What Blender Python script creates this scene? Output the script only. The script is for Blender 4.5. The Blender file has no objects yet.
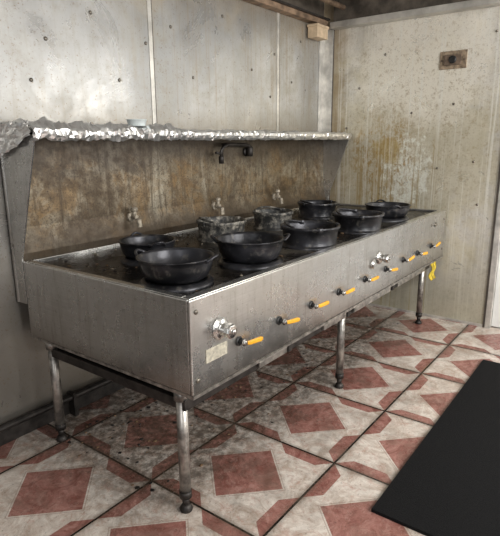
import bpy, bmesh, math, random
from mathutils import Vector, Matrix, noise
random.seed(7)
scn=bpy.context.scene
# ------------------------------------------------------------ dimensions (m)
L=2.742; D=.994; D2=1.067; WY=1.08; WX=2.775; ZT=.85; ZB=.509
SY=.807; SZ=1.393; H=2.27

# ------------------------------------------------------------ material helpers
def newmat(name):
    m=bpy.data.materials.new(name); m.use_nodes=True
    nt=m.node_tree; b=nt.nodes['Principled BSDF']
    return m,nt,b
class N:
    """tiny node builder"""
    def __init__(s,nt): s.nt=nt
    def link(s,a,b): s.nt.links.new(a,b)
    def coord(s,scale=(1,1,1),rot=(0,0,0),off=(0,0,0)):
        m=s.nt.nodes.new('ShaderNodeMapping'); m.inputs['Scale'].default_value=scale; m.inputs['Rotation'].default_value=rot; m.inputs['Location'].default_value=off
        g=s.nt.nodes.new('ShaderNodeNewGeometry'); s.link(g.outputs['Position'],m.inputs[0]); return m.outputs[0]
    def noise(s,scale,detail=4,rough=.6,sc=(1,1,1),dist=0,off=(0,0,0)):
        n=s.nt.nodes.new('ShaderNodeTexNoise'); n.inputs['Scale'].default_value=scale; n.inputs['Detail'].default_value=detail
        n.inputs['Roughness'].default_value=rough; n.inputs['Distortion'].default_value=dist
        s.link(s.coord(sc,off=off),n.inputs['Vector']); return n.outputs['Fac']
    def ramp(s,fac,stops):
        r=s.nt.nodes.new('ShaderNodeValToRGB'); e=r.color_ramp.elements
        while len(e)<len(stops): e.new(.5)
        for i,(p,c) in enumerate(stops):
            e[i].position=p; e[i].color=(c,c,c,1) if isinstance(c,(int,float)) else (*c,1)
        s.link(fac,r.inputs[0]); return r.outputs[0]
    def mix(s,f,a,b):
        m=s.nt.nodes.new('ShaderNodeMix'); m.data_type='RGBA'
        for sock,v in((m.inputs[0],f),(m.inputs[6],a),(m.inputs[7],b)):
            if isinstance(v,bpy.types.NodeSocket): s.link(v,sock)
            elif isinstance(v,(int,float)): sock.default_value=v
            else: sock.default_value=(*v,1)
        return m.outputs[2]
    def math(s,op,a,b=None,c=None):
        m=s.nt.nodes.new('ShaderNodeMath'); m.operation=op
        for i,v in enumerate((a,b,c)):
            if v is None: continue
            if isinstance(v,bpy.types.NodeSocket): s.link(v,m.inputs[i])
            else: m.inputs[i].default_value=v
        return m.outputs[0]
    def xyz(s):
        g=s.nt.nodes.new('ShaderNodeNewGeometry'); x=s.nt.nodes.new('ShaderNodeSeparateXYZ'); s.link(g.outputs['Position'],x.inputs[0]); return x.outputs
    def bump(s,h,b,strength=.3,dist=.01):
        n=s.nt.nodes.new('ShaderNodeBump'); n.inputs['Strength'].default_value=strength; n.inputs['Distance'].default_value=dist
        s.link(h,n.inputs['Height']); s.link(n.outputs[0],b.inputs['Normal'])
    def sstep(s,v,lo,hi):
        m=s.nt.nodes.new('ShaderNodeMapRange'); m.interpolation_type='SMOOTHSTEP'
        m.inputs[1].default_value=lo; m.inputs[2].default_value=hi; s.link(v,m.inputs[0]); return m.outputs[0]
    def blob(s,A,B,ca,cb,ra,rb,amp,lo,hi,scale=7,off=(0,0,0)):
        """irregular patch mask around (ca,cb), for stains and the painted highlight"""
        da=s.math('DIVIDE',s.math('SUBTRACT',A,ca),ra); db=s.math('DIVIDE',s.math('SUBTRACT',B,cb),rb)
        r=s.math('ADD',s.math('MULTIPLY',da,da),s.math('MULTIPLY',db,db))
        r=s.math('ADD',r,s.math('MULTIPLY',s.math('SUBTRACT',s.noise(scale,7,.75,off=off),.5),amp))
        return s.sstep(r,hi,lo)

def simple(name,col,rough=.5,metal=0,nscale=20,var=.25,bump=0):
    m,nt,b=newmat(name); n=N(nt)
    f=n.noise(nscale,5)
    c=n.ramp(f,[(.35,tuple(x*(1-var) for x in col)),(.65,tuple(min(1,x*(1+var)) for x in col))])
    n.link(c,b.inputs['Base Color']); b.inputs['Roughness'].default_value=rough; b.inputs['Metallic'].default_value=metal
    if bump: n.bump(f,b,bump,.005)
    return m

def m_body():
    m,nt,b=newmat('brushed_stainless'); n=N(nt); X,Y,Z=n.xyz()
    br=n.noise(5,4,.6,(.4,.4,60)); sm=n.noise(3,6,.7); sp=n.noise(55,5,.75); st=n.noise(5,6,.7,(7,7,.5))
    c=n.mix(n.ramp(br,[(.3,0.),(.7,1.)]),(.48,.475,.46),(.58,.575,.56))
    c=n.mix(n.ramp(sm,[(.45,0.),(.65,.45)]),c,(.30,.275,.24))
    c=n.mix(n.ramp(st,[(.53,0.),(.66,.4)]),c,(.20,.16,.12))
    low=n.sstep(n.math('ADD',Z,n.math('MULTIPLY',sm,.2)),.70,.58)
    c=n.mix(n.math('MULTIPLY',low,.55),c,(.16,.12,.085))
    c=n.mix(n.ramp(sp,[(.58,0.),(.66,.55)]),c,(.12,.095,.07))
    n.link(c,b.inputs['Base Color']); b.inputs['Metallic'].default_value=.88
    n.link(n.ramp(sm,[(.35,.20),(.65,.38)]),b.inputs['Roughness'])
    n.bump(n.noise(1.9,2),b,.30,.03)
    return m
def m_wall(side):
    m,nt,b=newmat('stainless_wall_'+side); n=N(nt); X,Y,Z=n.xyz()
    a=n.noise(1.5,6,.65,(1,1,.6)); f=n.noise(12,7,.75); st=n.noise(4,6,.72,(8,8,.45)); fine=n.noise(80,4,.75); sm=n.noise(3.2,7,.7,dist=.8)
    base=(.58,.585,.585) if side=='back' else (.74,.71,.645)
    c=n.mix(n.ramp(a,[(.38,0.),(.62,1.)]),tuple(x*.68 for x in base),base)
    c=n.mix(n.ramp(sm,[(.48,0.),(.62,.5)]),c,(.40,.385,.34))
    c=n.mix(n.ramp(f,[(.52,0.),(.66,.45)]),c,(.31,.275,.21))
    c=n.mix(n.ramp(st,[(.54,0.),(.68,.40)]),c,(.34,.30,.23))
    if side=='right':
        wide=n.blob(Y,Z,.35,1.25,.75,.85,4.0,.4,1.5,4)
        c=n.mix(n.math('MULTIPLY',wide,.4),c,(.60,.52,.30))
        c=n.mix(n.math('MULTIPLY',n.blob(Y,Z,.25,1.90,.50,.42,2.5,.4,1.6,5,(3,1,0)),.7),c,(.93,.88,.77))  # painted highlight: creamy bright area where the upper wall catches light
        c=n.mix(n.math('MULTIPLY',n.blob(Y,Z,.34,1.13,.17,.26,6,.5,1.2,11,(5,0,0)),.9),c,(.88,.88,.78))
        c=n.mix(n.math('MULTIPLY',n.blob(Y,Z,.49,1.27,.13,.10,5,.3,1.3,10,(9,2,0)),.7),c,(.48,.33,.08))
        fld=n.blob(Y,Z,.52,1.20,.26,.36,3,.2,2.0,5,(2,2,0))
        spk=n.ramp(n.noise(24,7,.85,(1,1,.7),dist=.5),[(.48,0.),(.56,1.)])
        c=n.mix(n.math('MULTIPLY',n.math('MULTIPLY',fld,spk),.85),c,(.38,.24,.07))
        fld=n.blob(Y,Z,.35,1.4,.75,.8,3,.2,2.0,5,(6,2,0))
        spk=n.ramp(n.noise(34,7,.85,off=(3,3,3)),[(.53,0.),(.60,1.)])
        c=n.mix(n.math('MULTIPLY',n.math('MULTIPLY',fld,spk),.6),c,(.32,.23,.11))
        cr=n.sstep(n.math('ADD',Y,n.math('MULTIPLY',sm,.35)),.98,1.18)
        c=n.mix(n.math('MULTIPLY',cr,.7),c,(.30,.21,.10))
        dr=n.noise(3,5,.6,(1,13,.28),off=(0,2,0))
        dm=n.math('MULTIPLY',n.ramp(dr,[(.54,0.),(.60,1.)]),n.math('MULTIPLY',n.sstep(Z,1.5,1.1),n.sstep(Y,-.05,.2)))
        c=n.mix(n.math('MULTIPLY',dm,.75),c,(.38,.27,.11))
        dr=n.noise(3,5,.6,(1,16,.22),off=(0,7,3))
        c=n.mix(n.math('MULTIPLY',n.ramp(dr,[(.54,0.),(.64,.8)]),.65),c,(.84,.83,.76))
        low=n.sstep(n.math('ADD',Z,n.math('MULTIPLY',sm,.8)),1.1,.45)
        c=n.mix(n.math('MULTIPLY',low,.5),c,(.42,.39,.24))
    else:
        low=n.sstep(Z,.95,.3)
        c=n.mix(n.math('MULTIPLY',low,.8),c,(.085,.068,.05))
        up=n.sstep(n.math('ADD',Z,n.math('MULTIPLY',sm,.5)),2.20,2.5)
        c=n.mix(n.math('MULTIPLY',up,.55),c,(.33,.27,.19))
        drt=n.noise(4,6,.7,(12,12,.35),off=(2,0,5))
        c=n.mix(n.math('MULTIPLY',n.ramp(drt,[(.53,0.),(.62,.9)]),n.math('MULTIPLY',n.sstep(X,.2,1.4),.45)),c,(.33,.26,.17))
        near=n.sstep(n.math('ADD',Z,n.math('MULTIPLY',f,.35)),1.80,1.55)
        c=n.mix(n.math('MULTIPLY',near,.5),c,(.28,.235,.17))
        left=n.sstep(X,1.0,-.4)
        c=n.mix(n.math('MULTIPLY',left,.6),c,(.25,.24,.225))  # light falloff painted in: wall dims toward its left end
    c=n.mix(n.ramp(fine,[(.59,0.),(.66,.6)]),c,(.20,.14,.08))
    n.link(c,b.inputs['Base Color']); b.inputs['Metallic'].default_value=.65 if side=='back' else .40
    n.link(n.ramp(sm,[(.38,.26),(.62,.46)]),b.inputs['Roughness'])
    n.bump(n.noise(1.3,2),b,.5,.05)
    return m
def m_splash():
    m,nt,b=newmat('greasy_shaded_backsplash'); n=N(nt); X,Y,Z=n.xyz()
    a=n.noise(2.2,7,.72,dist=1.0); f=n.noise(24,8,.82); st=n.noise(2.2,7,.7,(5,5,.7),dist=.5); st2=n.noise(3,6,.7,(14,14,.5),off=(4,0,2)); fine=n.noise(100,4,.78); ru=n.noise(5,8,.8,off=(1,5,2),dist=.7); big=n.noise(1.6,6,.7,off=(6,1,1),dist=.8)
    c=n.mix(n.ramp(a,[(.40,0.),(.6,1.)]),(.14,.11,.07),(.34,.30,.225))
    c=n.mix(n.ramp(ru,[(.46,0.),(.58,.85)]),c,(.18,.11,.045))
    c=n.mix(n.ramp(f,[(.47,0.),(.58,.75)]),c,(.10,.065,.035))
    c=n.mix(n.ramp(st,[(.54,0.),(.66,.55)]),c,(.42,.39,.31))
    c=n.mix(n.ramp(st2,[(.53,0.),(.63,.7)]),c,(.06,.04,.022))
    c=n.mix(n.ramp(big,[(.48,0.),(.58,.8)]),c,(.06,.04,.022))
    c=n.mix(n.ramp(fine,[(.55,0.),(.62,.8)]),c,(.04,.026,.016))
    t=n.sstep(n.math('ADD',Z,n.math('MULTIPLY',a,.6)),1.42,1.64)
    c=n.mix(n.math('MULTIPLY',t,.88),c,(.04,.029,.02))  # shadow under the shelf painted into the top of the panel
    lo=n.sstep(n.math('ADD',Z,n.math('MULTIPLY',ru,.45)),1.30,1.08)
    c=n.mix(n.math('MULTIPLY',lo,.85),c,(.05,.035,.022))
    n.link(c,b.inputs['Base Color']); b.inputs['Metallic'].default_value=.45; n.link(n.ramp(f,[(.4,.30),(.6,.55)]),b.inputs['Roughness'])
    n.bump(f,b,.3,.004)
    return m
def m_floor():
    m,nt,b=newmat('patterned_floor_tile'); n=N(nt); X,Y,Z=n.xyz()
    s=.549; tx=.350; ty=.050
    def loc(c,t):
        u=n.math('ADD',n.math('DIVIDE',n.math('SUBTRACT',c,t),s),100.5)
        return n.math('SUBTRACT',n.math('FRACT',u),.5)
    u=loc(X,tx); v=loc(Y,ty); a=n.math('ABSOLUTE',u); bb=n.math('ABSOLUTE',v)
    sm=n.math('ADD',a,bb); mx=n.math('MAXIMUM',a,bb)
    dia=n.math('LESS_THAN',sm,.345)
    line=n.math('MULTIPLY',n.math('GREATER_THAN',sm,.36),n.math('LESS_THAN',sm,.37))
    pos=n.math('GREATER_THAN',n.math('MULTIPLY',u,v),0.); gt=n.math('GREATER_THAN',a,bb)
    xr=n.math('ABSOLUTE',n.math('SUBTRACT',pos,gt))
    tri=n.math('MULTIPLY',xr,n.math('MULTIPLY',n.math('GREATER_THAN',mx,.385),n.math('GREATER_THAN',sm,.50)))
    red=n.math('MAXIMUM',dia,tri)
    vein=n.noise(8,8,.8,dist=1.5); n2=n.noise(26,6,.75); vb=n.noise(22,6,.75,dist=1)
    rc=n.mix(n.ramp(vein,[(.4,0.),(.6,1.)]),(.23,.085,.068),(.43,.215,.18))
    rc=n.mix(n.ramp(vb,[(.54,0.),(.62,.4)]),rc,(.55,.34,.29))
    cc=n.mix(n.ramp(vein,[(.4,0.),(.58,1.)]),(.50,.40,.33),(.77,.70,.63))
    cc=n.mix(n.ramp(vb,[(.53,0.),(.62,.5)]),cc,(.52,.31,.25))
    c=n.mix(red,cc,rc)
    c=n.mix(n.math('MULTIPLY',line,.5),c,(.30,.2,.16))
    grout=n.math('GREATER_THAN',mx,.4915)
    g=n.noise(4,7,.75)
    edge=n.sstep(n.math('ADD',mx,n.math('MULTIPLY',n2,.04)),.47,.515)
    c=n.mix(n.math('MULTIPLY',edge,.45),c,(.09,.065,.045))
    c=n.mix(grout,c,(.022,.017,.013))
    c=n.mix(n.math('MULTIPLY',n.ramp(g,[(.48,.0),(.64,.5)]),.9),c,(.14,.105,.075))
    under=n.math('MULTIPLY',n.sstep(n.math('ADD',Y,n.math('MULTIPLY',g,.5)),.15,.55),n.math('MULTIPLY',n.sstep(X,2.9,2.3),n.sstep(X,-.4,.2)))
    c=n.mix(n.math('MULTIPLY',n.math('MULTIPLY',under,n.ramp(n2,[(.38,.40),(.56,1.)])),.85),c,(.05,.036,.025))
    c=n.mix(n.ramp(n.noise(70,5,.75),[(.59,0.),(.65,.55)]),c,(.06,.04,.03))
    n.link(c,b.inputs['Base Color'])
    n.link(n.ramp(g,[(.35,.12),(.62,.34)]),b.inputs['Roughness'])
    n.bump(n.math('SUBTRACT',1.,grout),b,.6,.003)
    return m
def m_iron():
    m,nt,b=newmat('burnt_cast_iron'); n=N(nt)
    f=n.noise(28,6,.7); a=n.noise(7,4)
    c=n.mix(n.ramp(a,[(.4,0.),(.6,1.)]),(.012,.012,.014),(.045,.045,.052))
    c=n.mix(n.ramp(f,[(.56,0.),(.66,.6)]),c,(.13,.12,.105))
    n.link(c,b.inputs['Base Color']); b.inputs['Roughness'].default_value=.32; b.inputs['Metallic'].default_value=.5
    n.bump(f,b,.35,.004); return m
def m_ash():
    m,nt,b=newmat('ash_crusted_iron'); n=N(nt); f=n.noise(22,6,.7)
    c=n.ramp(f,[(.45,(.02,.02,.02)),(.53,(.09,.085,.075)),(.66,(.36,.33,.28))])
    n.link(c,b.inputs['Base Color']); b.inputs['Roughness'].default_value=.6; n.bump(f,b,.6,.004); return m
def m_deck():
    m,nt,b=newmat('charred_deck'); n=N(nt); f=n.noise(18,7,.75); a=n.noise(4,5,.6)
    c=n.mix(n.ramp(f,[(.4,0.),(.62,1.)]),(.008,.007,.006),(.04,.033,.027))
    c=n.mix(n.ramp(a,[(.55,0.),(.66,.5)]),c,(.18,.16,.13))
    n.link(c,b.inputs['Base Color']); n.link(n.ramp(a,[(.4,.16),(.6,.36)]),b.inputs['Roughness']); b.inputs['Metallic'].default_value=.35
    n.bump(f,b,.6,.006); return m

BODY=m_body(); WALLB=m_wall('back'); WALLR=m_wall('right'); SPL=m_splash(); FLOOR=m_floor(); IRON=m_iron(); ASH=m_ash(); DECK=m_deck()
DARK=simple('greasy_dark_steel',(.035,.03,.027),.5,.5,25,.5,.3)
LEG=simple('leg_steel',(.33,.31,.285),.36,.8,22,.55)
EDGE=simple('highlight_edge_steel',(.70,.69,.66),.24,.9,12,.2)  # paler steel, the rim's edge highlight put into its colour
CHROME=simple('worn_chrome',(.60,.59,.57),.22,1,20,.15)
ORANGE=simple('orange_lever_plastic',(.78,.38,.02),.4,0,40,.15)
BLACK=simple('black_plastic',(.012,.012,.012),.45)
PLATE=simple('label_plate',(.45,.42,.34),.5,.2,60,.3)
FOIL=simple('aluminium_foil',(.80,.80,.79),.28,.85,30,.12)
RUST=simple('rusty_hood_steel',(.22,.15,.10),.6,.3,12,.5,.3)
HOOD=simple('hood_steel',(.50,.48,.44),.42,.6,5,.3)
HOODIN=simple('hood_interior_grease',(.09,.075,.06),.55,.3,8,.5)
TAN=simple('tan_junction_box',(.52,.40,.27),.6,0,15,.2)
BRASSP=simple('corroded_plate',(.30,.23,.16),.5,.4,40,.5)
SOCK=simple('socket_face',(.14,.10,.07),.6,.1,30,.4)
RUBBER=simple('black_rubber',(.006,.006,.0065),.9,0,200,.6,.6)
RUBBER.node_tree.nodes['Principled BSDF'].inputs['Specular IOR Level'].default_value=.2
SCREW=simple('screw_steel',(.20,.18,.15),.35,.8)
TRIM=simple('steel_trim',(.62,.60,.56),.38,.6,10,.25)
SEAM=simple('seam_shadow_gap',(.10,.085,.07),.6,.2)
WHITE=simple('door_paint',(.75,.75,.73),.5,0,4,.08)
CLEAR=simple('milky_plastic',(.55,.60,.60),.35,0,30,.1)
YEL=simple('yellow_cloth',(.62,.46,.04),.8,0,30,.25)
BROWN=simple('food_debris_brown',(.14,.085,.045),.8,0,80,.6)
CREAM=simple('scaled_valve',(.34,.295,.23),.6,.2,50,.5,.4)
CEIL=simple('ceiling_grey',(.3,.29,.27),.7,0,6,.2)

# ------------------------------------------------------------ mesh helpers
def obj(name,bm,mats,parent=None,smooth=False,bevel=0,loc=None):
    me=bpy.data.meshes.new(name); bmesh.ops.recalc_face_normals(bm,faces=bm.faces); bm.to_mesh(me); bm.free()
    for m in (mats if isinstance(mats,(list,tuple)) else [mats]): me.materials.append(m)
    o=bpy.data.objects.new(name,me); scn.collection.objects.link(o)
    if smooth:
        for p in me.polygons: p.use_smooth=True
    if bevel:
        md=o.modifiers.new('bevel','BEVEL'); md.width=bevel; md.segments=2; md.limit_method='ANGLE'
    if loc: o.location=loc
    if parent: o.parent=parent
    return o
def addbox(bm,lo,hi,mi=0):
    r=bmesh.ops.create_cube(bm,size=1)
    for v in r['verts']:
        v.co=Vector([lo[i]+(v.co[i]+.5)*(hi[i]-lo[i]) for i in range(3)])
    for f in {f for v in r['verts'] for f in v.link_faces}: f.material_index=mi
    return r['verts']
def box(name,lo,hi,mat,parent=None,bevel=0):
    bm=bmesh.new(); addbox(bm,lo,hi); return obj(name,bm,mat,parent,bevel=bevel)
def addlathe(bm,prof,c=(0,0,0),axis='Z',seg=40,mi=0,close=True):
    rings=[]
    for r,z in prof:
        ring=[]
        for i in range(seg):
            t=2*math.pi*i/seg; x,y=r*math.cos(t),r*math.sin(t)
            p={'Z':(x,y,z),'Y':(x,z,y),'X':(z,x,y)}[axis]
            ring.append(bm.verts.new(Vector(p)+Vector(c)))
        rings.append(ring)
    fs=[]
    for a,b in zip(rings,rings[1:]):
        for i in range(seg): fs.append(bm.faces.new((a[i],a[(i+1)%seg],b[(i+1)%seg],b[i])))
    if close: fs.append(bm.faces.new(rings[0])); fs.append(bm.faces.new(rings[-1]))
    for f in fs: f.material_index=mi
    return fs
def addtube(bm,pts,r,seg=12,mi=0,radii=None):
    pts=[Vector(p) for p in pts]; rings=[]
    for i,p in enumerate(pts):
        d=(pts[min(i+1,len(pts)-1)]-pts[max(i-1,0)]).normalized()
        up=Vector((0,0,1)) if abs(d.z)<.9 else Vector((0,1,0))
        s=d.cross(up).normalized(); u=s.cross(d); rr=radii[i] if radii else r
        rings.append([bm.verts.new(p+s*rr*math.cos(2*math.pi*k/seg)+u*rr*math.sin(2*math.pi*k/seg)) for k in range(seg)])
    fs=[]
    for a,b in zip(rings,rings[1:]):
        for i in range(seg): fs.append(bm.faces.new((a[i],a[(i+1)%seg],b[(i+1)%seg],b[i])))
    fs.append(bm.faces.new(rings[0])); fs.append(bm.faces.new(rings[-1]))
    for f in fs: f.material_index=mi
def addprism(bm,poly,x0,x1,mi=0):   # poly in (y,z)
    a=[bm.verts.new((x0,y,z)) for y,z in poly]; b=[bm.verts.new((x1,y,z)) for y,z in poly]
    fs=[bm.faces.new(a),bm.faces.new(b)]
    for i in range(len(a)): fs.append(bm.faces.new((a[i],a[(i+1)%len(a)],b[(i+1)%len(a)],b[i])))
    for f in fs: f.material_index=mi
def empty(name,loc=(0,0,0)):
    e=bpy.data.objects.new(name,None); scn.collection.objects.link(e); e.location=loc; e.empty_display_size=.1; return e

# ------------------------------------------------------------ room
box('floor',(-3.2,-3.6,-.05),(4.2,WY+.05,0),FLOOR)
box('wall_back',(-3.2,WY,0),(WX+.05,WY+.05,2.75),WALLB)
box('wall_right',(WX,-.325,0),(WX+.05,WY,2.75),WALLR)
box('wall_right_far',(WX,-3.6,0),(WX+.05,-1.45,2.75),WALLR)
box('ceiling',(-3.2,-3.6,2.75),(4.2,WY+.05,2.80),CEIL)
bm=bmesh.new()
addbox(bm,(WX-.012,-.338,0),(WX+.06,-.322,2.6),1)
addbox(bm,(WX-.02,-.375,0),(WX+.06,-.338,2.6),0)
obj('trim_1',bm,[TRIM,SEAM],bevel=.002)
bm=bmesh.new()
addbox(bm,(WX+.02,-1.2,.01),(WX+.05,-.376,2.2))
addbox(bm,(WX+.005,-1.1,.25),(WX+.02,-.47,.95)); addbox(bm,(WX+.005,-1.1,1.1),(WX+.02,-.47,2.05))
obj('door_1',bm,WHITE,bevel=.004)
bm=bmesh.new()
for x in (.895,2.115):
    addbox(bm,(x-.013,WY-.004,1.40),(x+.013,WY-.0005,2.75),0)
    addbox(bm,(x+.013,WY-.003,1.40),(x+.020,WY-.0005,2.75),1)
obj('trim_2',bm,[TRIM,SEAM])
bm=bmesh.new()
addbox(bm,(WX-.075,WY-.012,1.41),(WX-.0005,WY-.001,2.22),0)
addbox(bm,(WX-.008,WY-.09,.05),(WX-.001,WY-.001,2.22),0)
addbox(bm,(WX-.006,WY-.098,.05),(WX-.001,WY-.09,2.22),1)
obj('trim_3',bm,[TRIM,SEAM],bevel=.002)
box('baseboard_right',(WX-.006,-.32,0),(WX-.0005,WY-.10,.02),TRIM)
bm=bmesh.new()
for x,z in [(.27,1.80),(.18,1.62),(.67,1.66),(1.50,2.10),(1.80,1.82),(.52,1.95),(1.22,1.72),(2.30,1.78),(2.42,2.08),(1.05,1.97),(2.02,1.66),(.86,1.86),(2.07,1.95),(-.1,1.95)]:
    addlathe(bm,[(.009,0),(.009,-.003),(.005,-.006),(.001,-.007)],(x,WY-.0005,z),'Y',12)
for y,z in [(.55,1.98),(.32,1.55),(.75,1.75),(.02,1.6),(-.15,1.2),(.85,1.45),(-.2,.9),(.1,1.15),(-.22,2.05)]:
    addlathe(bm,[(.009,0),(.009,-.003),(.005,-.006),(.001,-.007)],(WX-.0005,y,z),'X',12)
obj('wall_screws',bm,SCREW,smooth=True)

# ------------------------------------------------------------ hood
hood=empty('extractor_hood',(1.5,.6,2.3))
def child(o,p):
    o.parent=p; o.matrix_parent_inverse=Matrix.Translation(-p.location); return o
child(box('rear_rail',(-3.0,WY-.07,2.225),(WX-.06,WY-.002,2.262),RUST,bevel=.003),hood)
child(box('rear_lip',(-3.0,WY-.09,2.262),(WX-.06,WY-.002,2.275),DARK,bevel=.002),hood)
child(box('rear_flue_face',(-3.0,WY-.03,2.275),(WX-.06,WY-.002,2.74),HOODIN),hood)
child(box('side_rail',(WX-.09,-.9,2.20),(WX-.002,WY-.10,2.245),HOOD,bevel=.004),hood)
child(box('side_face',(WX-.03,-.9,2.245),(WX-.004,WY-.10,2.74),HOODIN),hood)
child(box('inner_beam',(WX-.42,-.6,2.42),(WX-.34,WY-.10,2.47),HOOD,bevel=.004),hood)
child(box('cross_beam',(1.6,.62,2.36),(WX-.1,.67,2.40),HOOD,bevel=.004),hood)
bm=bmesh.new(); addtube(bm,[(1.0,.86,2.33),(WX-.1,.86,2.33)],.018)
child(obj('pipe',bm,RUST,smooth=True),hood)
bm=bmesh.new()
addbox(bm,(2.50,WY-.10,2.115),(2.66,WY-.013,2.20),0); addbox(bm,(2.49,WY-.106,2.19),(2.67,WY-.012,2.21),0)
obj('junction_box',bm,TAN,bevel=.004)

bm=bmesh.new()
addbox(bm,(WX-.006,-.045,1.835),(WX-.0005,.14,1.955),0)
addbox(bm,(WX-.022,-.01,1.86),(WX-.006,.105,1.93),1)
addlathe(bm,[(.026,0),(.026,-.01),(.018,-.014),(.001,-.014)],(WX-.022,.045,1.895),'X',20,2)
for y in(-.03,.125): addlathe(bm,[(.008,0),(.008,-.003),(.001,-.005)],(WX-.006,y,1.895),'X',10,1)
obj('electrical_outlet',bm,[BRASSP,SOCK,BLACK],bevel=.002)

# ------------------------------------------------------------ wok range
R=empty('commercial_wok_range',(1.37,.5,.5))
def part(o): return child(o,R)
t=.012
bm=bmesh.new()
addbox(bm,(0,0,ZB),(L,t,ZT)); addbox(bm,(0,D-t,ZB),(L,D,ZT)); addbox(bm,(0,t,ZB),(t,D-t,ZT)); addbox(bm,(L-t,t,ZB),(L,D-t,ZT))
addbox(bm,(t,t,ZB),(L-t,D-t,ZB+.012))
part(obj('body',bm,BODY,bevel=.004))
bm=bmesh.new()
addbox(bm,(t,t,ZT-.012),(L-t,.050,ZT+.0005)); addbox(bm,(t,.050,ZT-.012),(.040,D-t,ZT+.0005)); addbox(bm,(L-.045,.050,ZT-.012),(L-t,D-t,ZT+.0005))
part(obj('top_rim',bm,EDGE,bevel=.002))
part(box('deck',(t,t,ZT-.03),(L-t,D-t,ZT-.0125),DECK))
bm=bmesh.new()
addbox(bm,(.0,-.003,ZB-.012),(L,.03,ZB)); addbox(bm,(0,.03,ZB-.012),(.03,D-.03,ZB)); addbox(bm,(0,D-.03,ZB-.012),(L,D,ZB)); addbox(bm,(L-.03,.03,ZB-.012),(L,D-.03,ZB))
part(obj('lower_frame',bm,LEG))
poly=[(.996,.655),(D2,.655),(D2,SZ),(SY,SZ),(SY,SZ-.03),(.996,ZT+.01)]
bm=bmesh.new(); addprism(bm,poly,-.002,.006); addprism(bm,poly,L-.006,L+.002)
addbox(bm,(-.006,D2-.012,.655),(-.001,D2,SZ))
part(obj('gussets',bm,BODY,bevel=.001))
bm=bmesh.new()
addprism(bm,[(.997,.70),(D2-.002,.70),(D2-.002,SZ-.012),(1.035,SZ-.012),(1.028,.99),(1.0,ZT+.03)],.007,L-.007)
part(obj('backsplash',bm,SPL))
part(box('shelf',(-.002,SY,SZ-.012),(L+.002,D2,SZ+.004),BODY,bevel=.002))
bm=bmesh.new(); addbox(bm,(-.002,SY-.004,SZ-.022),(L+.002,SY+.003,SZ+.006)); part(obj('shelf_lip',bm,LEG))
def foil():
    """crumpled sheet: many flat facets from cell-like noise, edge folded over the lip"""
    bm=bmesh.new(); nx=230
    prof=[(SY+.004,SZ-.032),(SY-.006,SZ-.022),(SY-.012,SZ-.008),(SY-.012,SZ+.006),(SY-.004,SZ+.018),(SY+.02,SZ+.020),(SY+.05,SZ+.016),(SY+.09,SZ+.022),(SY+.13,SZ+.016),(SY+.17,SZ+.020),(SY+.21,SZ+.018),(D2-.005,SZ+.024)]
    rr=random.Random(3)
    g=[]
    for i in range(nx+1):
        x=-.012+(L+.02)*i/nx; row=[]; k=1.5 if x<.9 else .75
        for j,(y,z) in enumerate(prof):
            n1=noise.noise(Vector((x*11,j*.9,3))); n2=noise.noise(Vector((x*34,j*1.1,9)))
            jx=rr.uniform(-.004,.004); jy=rr.uniform(-.005,.005); jz=rr.uniform(-.004,.004)
            if j<5:
                oy=-(abs(n2)*.012+abs(jy))*k; oz=(.007*n1+.004*n2+jz*.5)*k
            else:
                oy=jy; oz=(.020*n1+.012*n2+jz)*k+(.014 if x<.8 else 0)
            row.append(bm.verts.new((x+jx,y+oy,z+oz)))
        g.append(row)
    for i in range(nx):
        for j in range(len(prof)-1):
            a,b,c,d=g[i][j],g[i+1][j],g[i+1][j+1],g[i][j+1]
            if (i+j)%2: bm.faces.new((a,b,c)); bm.faces.new((a,c,d))
            else: bm.faces.new((a,b,d)); bm.faces.new((b,c,d))
    dd=[]; ny=20; nz=11
    for i in range(ny+1):
        y=SY-.012+(D2-SY+.008)*i/ny; row=[]
        for j in range(nz+1):
            dep=.045+.10*(i/ny)+.03*noise.noise(Vector((y*14,2,2)))
            z=SZ+.036-dep*j/nz
            nn=noise.noise(Vector((y*26,z*30,4)))
            row.append(bm.verts.new((-.014-abs(nn)*.018-rr.uniform(0,.008),y+rr.uniform(-.003,.003),z+rr.uniform(-.003,.003))))
        dd.append(row)
    for i in range(ny):
        for j in range(nz):
            a,b,c,d=dd[i][j],dd[i+1][j],dd[i+1][j+1],dd[i][j+1]
            if (i+j)%2: bm.faces.new((a,b,c)); bm.faces.new((a,c,d))
            else: bm.faces.new((a,b,d)); bm.faces.new((b,c,d))
    return obj('foil_cover',bm,FOIL)
part(foil())
def leg(n,x,y):
    bm=bmesh.new()
    addlathe(bm,[(.021,.06),(.021,ZB-.005)],(x,y,0),seg=20,mi=0)
    addlathe(bm,[(.028,ZB-.05),(.028,ZB-.012)],(x,y,0),seg=20,mi=0)
    addlathe(bm,[(.012,.02),(.016,.06)],(x,y,0),seg=16,mi=1)
    addlathe(bm,[(.024,0),(.026,.008),(.018,.022),(.012,.028)],(x,y,0),seg=20,mi=1)
    addlathe(bm,[(.0235,.058),(.0235,.085)],(x,y,0),seg=20,mi=1)
    o=part(obj('leg_%d'%n,bm,[LEG,DARK],smooth=False))
    for p in o.data.polygons: p.use_smooth=len(p.vertices)==4
i=1
for x in (.035,1.277,2.57):
    for y in (.09,.89): leg(i,x,y); i+=1
bm=bmesh.new()
zt=.445
addbox(bm,(.02,.06,zt-.02),(L-.10,.075,zt+.02)); addbox(bm,(.02,.87,zt-.02),(L-.10,.885,zt+.02))
addbox(bm,(.02,.075,zt-.02),(.035,.87,zt+.02)); addbox(bm,(L-.115,.075,zt-.02),(L-.10,.87,zt+.02))
addbox(bm,(.035,.075,zt-.018),(L-.115,.87,zt-.012))
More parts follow.
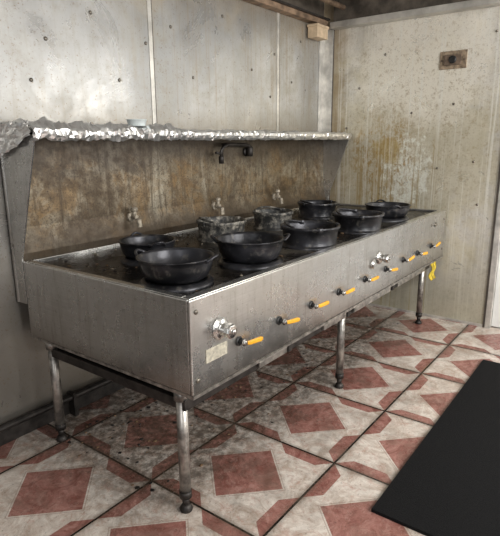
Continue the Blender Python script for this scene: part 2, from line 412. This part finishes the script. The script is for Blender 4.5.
for x in (.68,1.27,1.9): addbox(bm,(x,.05,zt-.02),(x+.03,.87,zt+.022))
part(obj('drip_tray',bm,DARK,bevel=.002))
bm=bmesh.new()
for x0,x1 in ((.45,.66),(1.0,1.24),(1.34,1.85),(1.98,2.5)): addbox(bm,(x0,.045,zt-.012),(x1,.058,zt+.016))
part(obj('tray_fronts',bm,LEG,bevel=.002))
bm=bmesh.new()
addtube(bm,[(.05,.12,.395),(2.6,.12,.395)],.014)
for x in (.3,.85,1.45,2.0): addtube(bm,[(x,.12,.395),(x,.5,.40)],.011)
part(obj('gas_manifold',bm,DARK,smooth=True))
bm=bmesh.new()
for x,z in [(.028,ZT-.045),(.028,ZB+.05),(L-.04,ZT-.06),(L-.04,ZB+.06),(2.42,.78)]:
    addlathe(bm,[(.009,0),(.009,-.003),(.005,-.006),(.001,-.006)],(x,0,z),'Y',12)
addlathe(bm,[(.016,0),(.016,-.008),(.009,-.012),(.001,-.012)],(2.50,0,.775),'Y',16)
part(obj('bolts',bm,SCREW,smooth=True))
part(box('rating_plate',(.07,-.003,.605),(.185,0,.655),PLATE,bevel=.001))
def knob(n,x,z,s=1):
    bm=bmesh.new()
    addlathe(bm,[(.040*s,0),(.042*s,-.006),(.034*s,-.012),(.022*s,-.016),(.019*s,-.035),(.019*s,-.042)],(x,-.0005,z),'Y',28,0)
    addlathe(bm,[(.022*s,-.032),(.027*s,-.036),(.028*s,-.054),(.023*s,-.060),(.001,-.062)],(x,-.0005,z),'Y',10,0)
    addlathe(bm,[(.010*s,-.060),(.009*s,-.068),(.001,-.070)],(x,-.0005,z),'Y',14,0)
    part(obj('water_knob_%d'%n,bm,[CHROME,DARK],bevel=.001))
knob(1,.148,.712,1.0); knob(2,1.53,.715,.9)
bm=bmesh.new(); addlathe(bm,[(.026,0),(.026,-.01),(.018,-.018),(.001,-.018)],(1.44,-.0005,.695),'Y',20,0); part(obj('pilot_button',bm,CHROME,smooth=False))
for k,x in enumerate([.32,.59,.85,1.12,1.42,1.70,1.975,2.23,2.50]):
    bm=bmesh.new(); z=.632+random.uniform(-.004,.004); x-=.012
    addlathe(bm,[(.018,0),(.019,-.004),(.015,-.008),(.013,-.008),(.011,-.004)],(x-.055,-.0005,z),'Y',20,2)
    addtube(bm,[(x-.055,.0,z),(x-.055,-.026,z)],.009,12,2)
    addlathe(bm,[(.010,-.024),(.011,-.032),(.008,-.037),(.001,-.038)],(x-.055,0,z),'Y',6,1)
    tl=random.uniform(-.008,.008)
    secs=[(-.062,.009,.004),(-.050,.009,.004),(-.04,.007,.0035),(-.028,.0085,.005),(.04,.0095,.0055),(.050,.0065,.0045)]
    prev=None
    for q_,(dx,hz,hy) in enumerate(secs):
        zc=z-.004+tl*(dx+.06)/.11*2; yy=-.029-(.005 if dx>-.03 else 0)
        ring=[bm.verts.new((x+dx,yy+sy*hy,zc+sz*hz)) for sy,sz in((-1,-.6),(-1,.6),(-.5,1),(.5,1),(1,.6),(1,-.6),(.5,-1),(-.5,-1))]
        if prev:
            for q in range(8):
                fc=bm.faces.new((prev[q],prev[(q+1)%8],ring[(q+1)%8],ring[q])); fc.material_index=2 if q_<3 else 0
        else:
            fc=bm.faces.new(ring); fc.material_index=2
        prev=ring
    bm.faces.new(prev)
    part(obj('valve_handle_%d'%(k+1),bm,[ORANGE,CHROME,BLACK],bevel=.001))
for k,(x,z) in enumerate([(.635,.97),(1.31,.96),(1.98,.96)]):
    bm=bmesh.new(); y=1.02
    addlathe(bm,[(.024,0),(.024,-.012),(.014,-.016)],(x,y,z),'Y',16,0)
    addtube(bm,[(x,y,z),(x,y-.05,z),(x,y-.065,z-.012),(x,y-.07,z-.05)],.013,12,0)
    addtube(bm,[(x,y-.035,z),(x,y-.035,z+.035)],.010,10,0)
    addlathe(bm,[(.010,.03),(.018,.036),(.016,.05),(.001,.054)],(x,y-.035,z),'Z',10,0)
    part(obj('spigot_%d'%(k+1),bm,CREAM,smooth=False))

# ------------------------------------------------------------ wall faucet
bm=bmesh.new(); fx=1.66; fy=1.03; fz=1.285
addlathe(bm,[(.030,0),(.030,-.008),(.018,-.014)],(fx,fy,fz),'Y',20)
addtube(bm,[(fx,fy,fz),(fx,fy-.03,fz),(fx,fy-.038,fz+.004)],.015)
addlathe(bm,[(.02,-.03),(.021,0),(.021,.025),(.014,.036)],(fx,fy-.036,fz),'Z',16)
p=[(fx,fy-.036,fz+.025),(fx-.015,fy-.036,fz+.040),(fx-.05,fy-.036,fz+.046),(fx-.15,fy-.04,fz+.048),(fx-.24,fy-.045,fz+.050),(fx-.285,fy-.048,fz+.040),(fx-.31,fy-.05,fz+.012),(fx-.315,fy-.05,fz-.03)]
addtube(bm,p,.012)
addlathe(bm,[(.016,-.065),(.017,-.025),(.013,-.018)],(fx-.315,fy-.05,fz),'Z',14)
addtube(bm,[(fx-.315,fy-.05,fz-.005),(fx-.37,fy-.055,fz+.002)],.008)
obj('wall_faucet',bm,DARK,smooth=True)

# ------------------------------------------------------------ wok rings and woks
DZ=ZT-.0125
def ring(x,y,r,h,mat):
    bm=bmesh.new()
    pr=[(r*1.0,0),(r*1.0,.008),(r*.90,.014),(r*.93,h*.5),(r*.96,h*.82),(r*1.02,h*.88),(r*1.02,h),(r*.95,h),(r*.91,h*.85),(r*.87,h*.4),(r*.72,h*.22),(r*.3,h*.18),(.001,h*.18)]
    addlathe(bm,pr,seg=56,close=False)
    addlathe(bm,[(r*.30,h*.18),(r*.30,h*.40),(r*.24,h*.46),(r*.12,h*.46),(r*.10,h*.38),(.001,h*.38)],seg=24,close=False,mi=1)
    a0=random.uniform(0,1.5)
    for k in range(4):
        a=a0+k*math.pi/2
        vs=addbox(bm,(r*.90,-.014,h*.80),(r*1.03,.014,h+.003),0); bmesh.ops.rotate(bm,verts=vs,cent=(0,0,0),matrix=Matrix.Rotation(a,3,'Z'))
    n=14; ph=a0
    pts=[(r*.86*math.cos(ph+i*2.2/n),r*.86*math.sin(ph+i*2.2/n),h-.004+.016*math.sin(math.pi*i/n)) for i in range(n+1)]
    addtube(bm,pts,.006,8)
    for f in bm.faces: f.smooth=True
    o=obj('wok_ring',bm,[mat,DECK],loc=(x,y,DZ))
    md=o.modifiers.new('b','BEVEL'); md.width=.002; md.segments=1; md.limit_method='ANGLE'; md.angle_limit=math.radians(50)
def wok(x,y,r,h,rot,mat):
    """deep iron pan with a rolled rim, standing in a low cast collar, with loop handles"""
    bm=bmesh.new()
    addlathe(bm,[(r*.98,0),(r*.98,.010),(r*.90,.020),(r*.80,.024),(r*.78,.0)],seg=56,close=False)
    pr=[(.001,.006),(r*.35,.007),(r*.62,.014),(r*.82,.030),(r*.92,h*.52),(r*.965,h*.78),(r*.98,h*.92),(r*1.02,h*.945),(r*1.035,h*.975),(r*1.0,h),(r*.96,h*.985),(r*.94,h*.90),(r*.91,h*.74),(r*.84,h*.50),(r*.68,h*.30),(r*.40,h*.18),(.001,h*.14)]
    addlathe(bm,pr,seg=64,close=False)
    for s in (0,math.pi):
        pts=[]
        for i in range(13):
            q=-.28+.56*i/12; out=r*1.0+.022*math.sin(math.pi*i/12)
            pts.append((out*math.cos(rot+s+q),out*math.sin(rot+s+q),h-.012+.020*math.sin(math.pi*i/12)))
        addtube(bm,pts,.0055,8)
    for f in bm.faces: f.smooth=True
    obj('cast_iron_wok',bm,mat,loc=(x,y,DZ))
wok(.168,.222,.141,.108,1.9,IRON)
wok(.590,.195,.146,.114,2.3,IRON)
wok(.37,.60,.124,.096,1.2,IRON)
wok(2.15,.215,.146,.102,.7,IRON)
for x,y,r,m in [(1.09,.19,.148,IRON),(1.635,.185,.146,IRON),(.97,.675,.134,ASH),(1.43,.65,.122,ASH),(1.99,.66,.135,IRON)]:
    ring(x,y,r,.104,m)
def crumbs(name,n,fx,z,mats,smin,smax):
    bm=bmesh.new()
    for _ in range(n):
        x,y=fx(); s=random.uniform(smin,smax); r=bmesh.ops.create_icosphere(bm,subdivisions=1,radius=s)
        sc=Vector((random.uniform(.6,1.8),random.uniform(.6,1.8),random.uniform(.25,.6)))
        mi=random.randrange(len(mats))
        for v in r['verts']:
            v.co=Vector((v.co.x*sc.x*random.uniform(.7,1.3),v.co.y*sc.y*random.uniform(.7,1.3),v.co.z*sc.z))+Vector((x,y,z+s*.22))
            for f in v.link_faces: f.material_index=mi
    return obj(name,bm,mats)
part(crumbs('burnt_crumbs',320,lambda:(random.uniform(.06,L-.06),random.uniform(.06,.97)),DZ,[BROWN,CREAM,DARK,DARK,DARK],.003,.008))
crumbs('floor_debris',380,lambda:(random.uniform(.0,2.5),random.triangular(.15,1.0,.85)),0,[BROWN,DARK,DARK,DARK,BROWN],.003,.008)

bm=bmesh.new()
addlathe(bm,[(.040,0),(.046,.026),(.050,.028),(.050,.031),(.044,.031),(.038,.005),(.001,.005)],seg=28,close=False)
o=obj('plastic_tub',bm,CLEAR,smooth=True,loc=(.58,.865,SZ+.034))

bm=bmesh.new(); addbox(bm,(.435,-1.42,.0),(2.12,-.477,.014))
obj('rubber_mat',bm,RUBBER,bevel=.003)

bm=bmesh.new()
addtube(bm,[(-3.0,1.045,.10),(2.3,1.045,.10)],.017,12,0)
for x in (-1.,.2,1.3): addbox(bm,(x,1.02,.0),(x+.02,1.078,.12),0)
obj('gas_pipe',bm,[DARK],smooth=False)
box('baseboard_back',(-3.2,WY-.012,0),(WX-.01,WY-.0005,.075),DARK,bevel=.002)
bm=bmesh.new()
for x0,a in ((2.60,.0),(2.655,.6)):
    prev=None
    for i in range(9):
        z=ZB-.014-.15*i/8; w=.014+.008*math.sin(i*1.1+a); x=x0+.012*math.sin(i*.8+a); y=.03+.008*math.sin(i*1.3)
        ring_=[bm.verts.new((x+dx*w,y+dy,z)) for dx,dy in((-1,-.003),(1,-.006),(1,.003),(-1,.006))]
        if prev:
            for q in range(4): bm.faces.new((prev[q],prev[(q+1)%4],ring_[(q+1)%4],ring_[q]))
        else: bm.faces.new(ring_)
        prev=ring_
    bm.faces.new(prev)
part(obj('yellow_rag_strips',bm,YEL,smooth=True))

# ------------------------------------------------------------ camera
yaw,pit,rol=[math.radians(a) for a in(-53.069,-13.736,-.440)]; f=515.71
fw=Vector((-math.sin(yaw)*math.cos(pit),math.cos(yaw)*math.cos(pit),math.sin(pit)))
rt=Vector((math.cos(yaw),math.sin(yaw),0)); up=rt.cross(fw)
r2=rt*math.cos(rol)+up*math.sin(rol); u2=-rt*math.sin(rol)+up*math.cos(rol)
cd=bpy.data.cameras.new('camera'); cam=bpy.data.objects.new('camera',cd); scn.collection.objects.link(cam)
M=Matrix((r2,u2,-fw)).transposed().to_4x4(); M.translation=Vector((-1.158,-1.117,1.349)); cam.matrix_world=M
cd.sensor_fit='HORIZONTAL'; cd.sensor_width=36; cd.lens=f/500*36; cd.clip_start=.02
scn.camera=cam

# ------------------------------------------------------------ light
def area(name,loc,target,sx,sy,p,col):
    ld=bpy.data.lights.new(name,'AREA'); ld.shape='RECTANGLE'; ld.size=sx; ld.size_y=sy; ld.energy=p; ld.color=col
    o=bpy.data.objects.new(name,ld); scn.collection.objects.link(o); o.location=loc
    o.rotation_euler=(Vector(target)-Vector(loc)).to_track_quat('-Z','Y').to_euler(); return o
area('window_daylight',(.4,-3.3,1.9),(2.5,.5,1.5),2.2,1.4,155,(1.0,.99,.96))
area('doorway_daylight',(2.72,-2.1,1.2),(1.0,-.6,.8),1.1,2.0,45,(1.0,.99,.96))
area('left_fill_light',(-3.0,-1.6,1.8),(0,.2,.6),1.4,1.2,26,(.97,.985,1.0))  # unseen soft fill added to brighten the range's left side, foil and floor
w=bpy.data.worlds.new('world'); scn.world=w; w.use_nodes=True
w.node_tree.nodes['Background'].inputs[0].default_value=(1,.99,.98,1); w.node_tree.nodes['Background'].inputs[1].default_value=.26
scn.view_settings.view_transform='Standard'
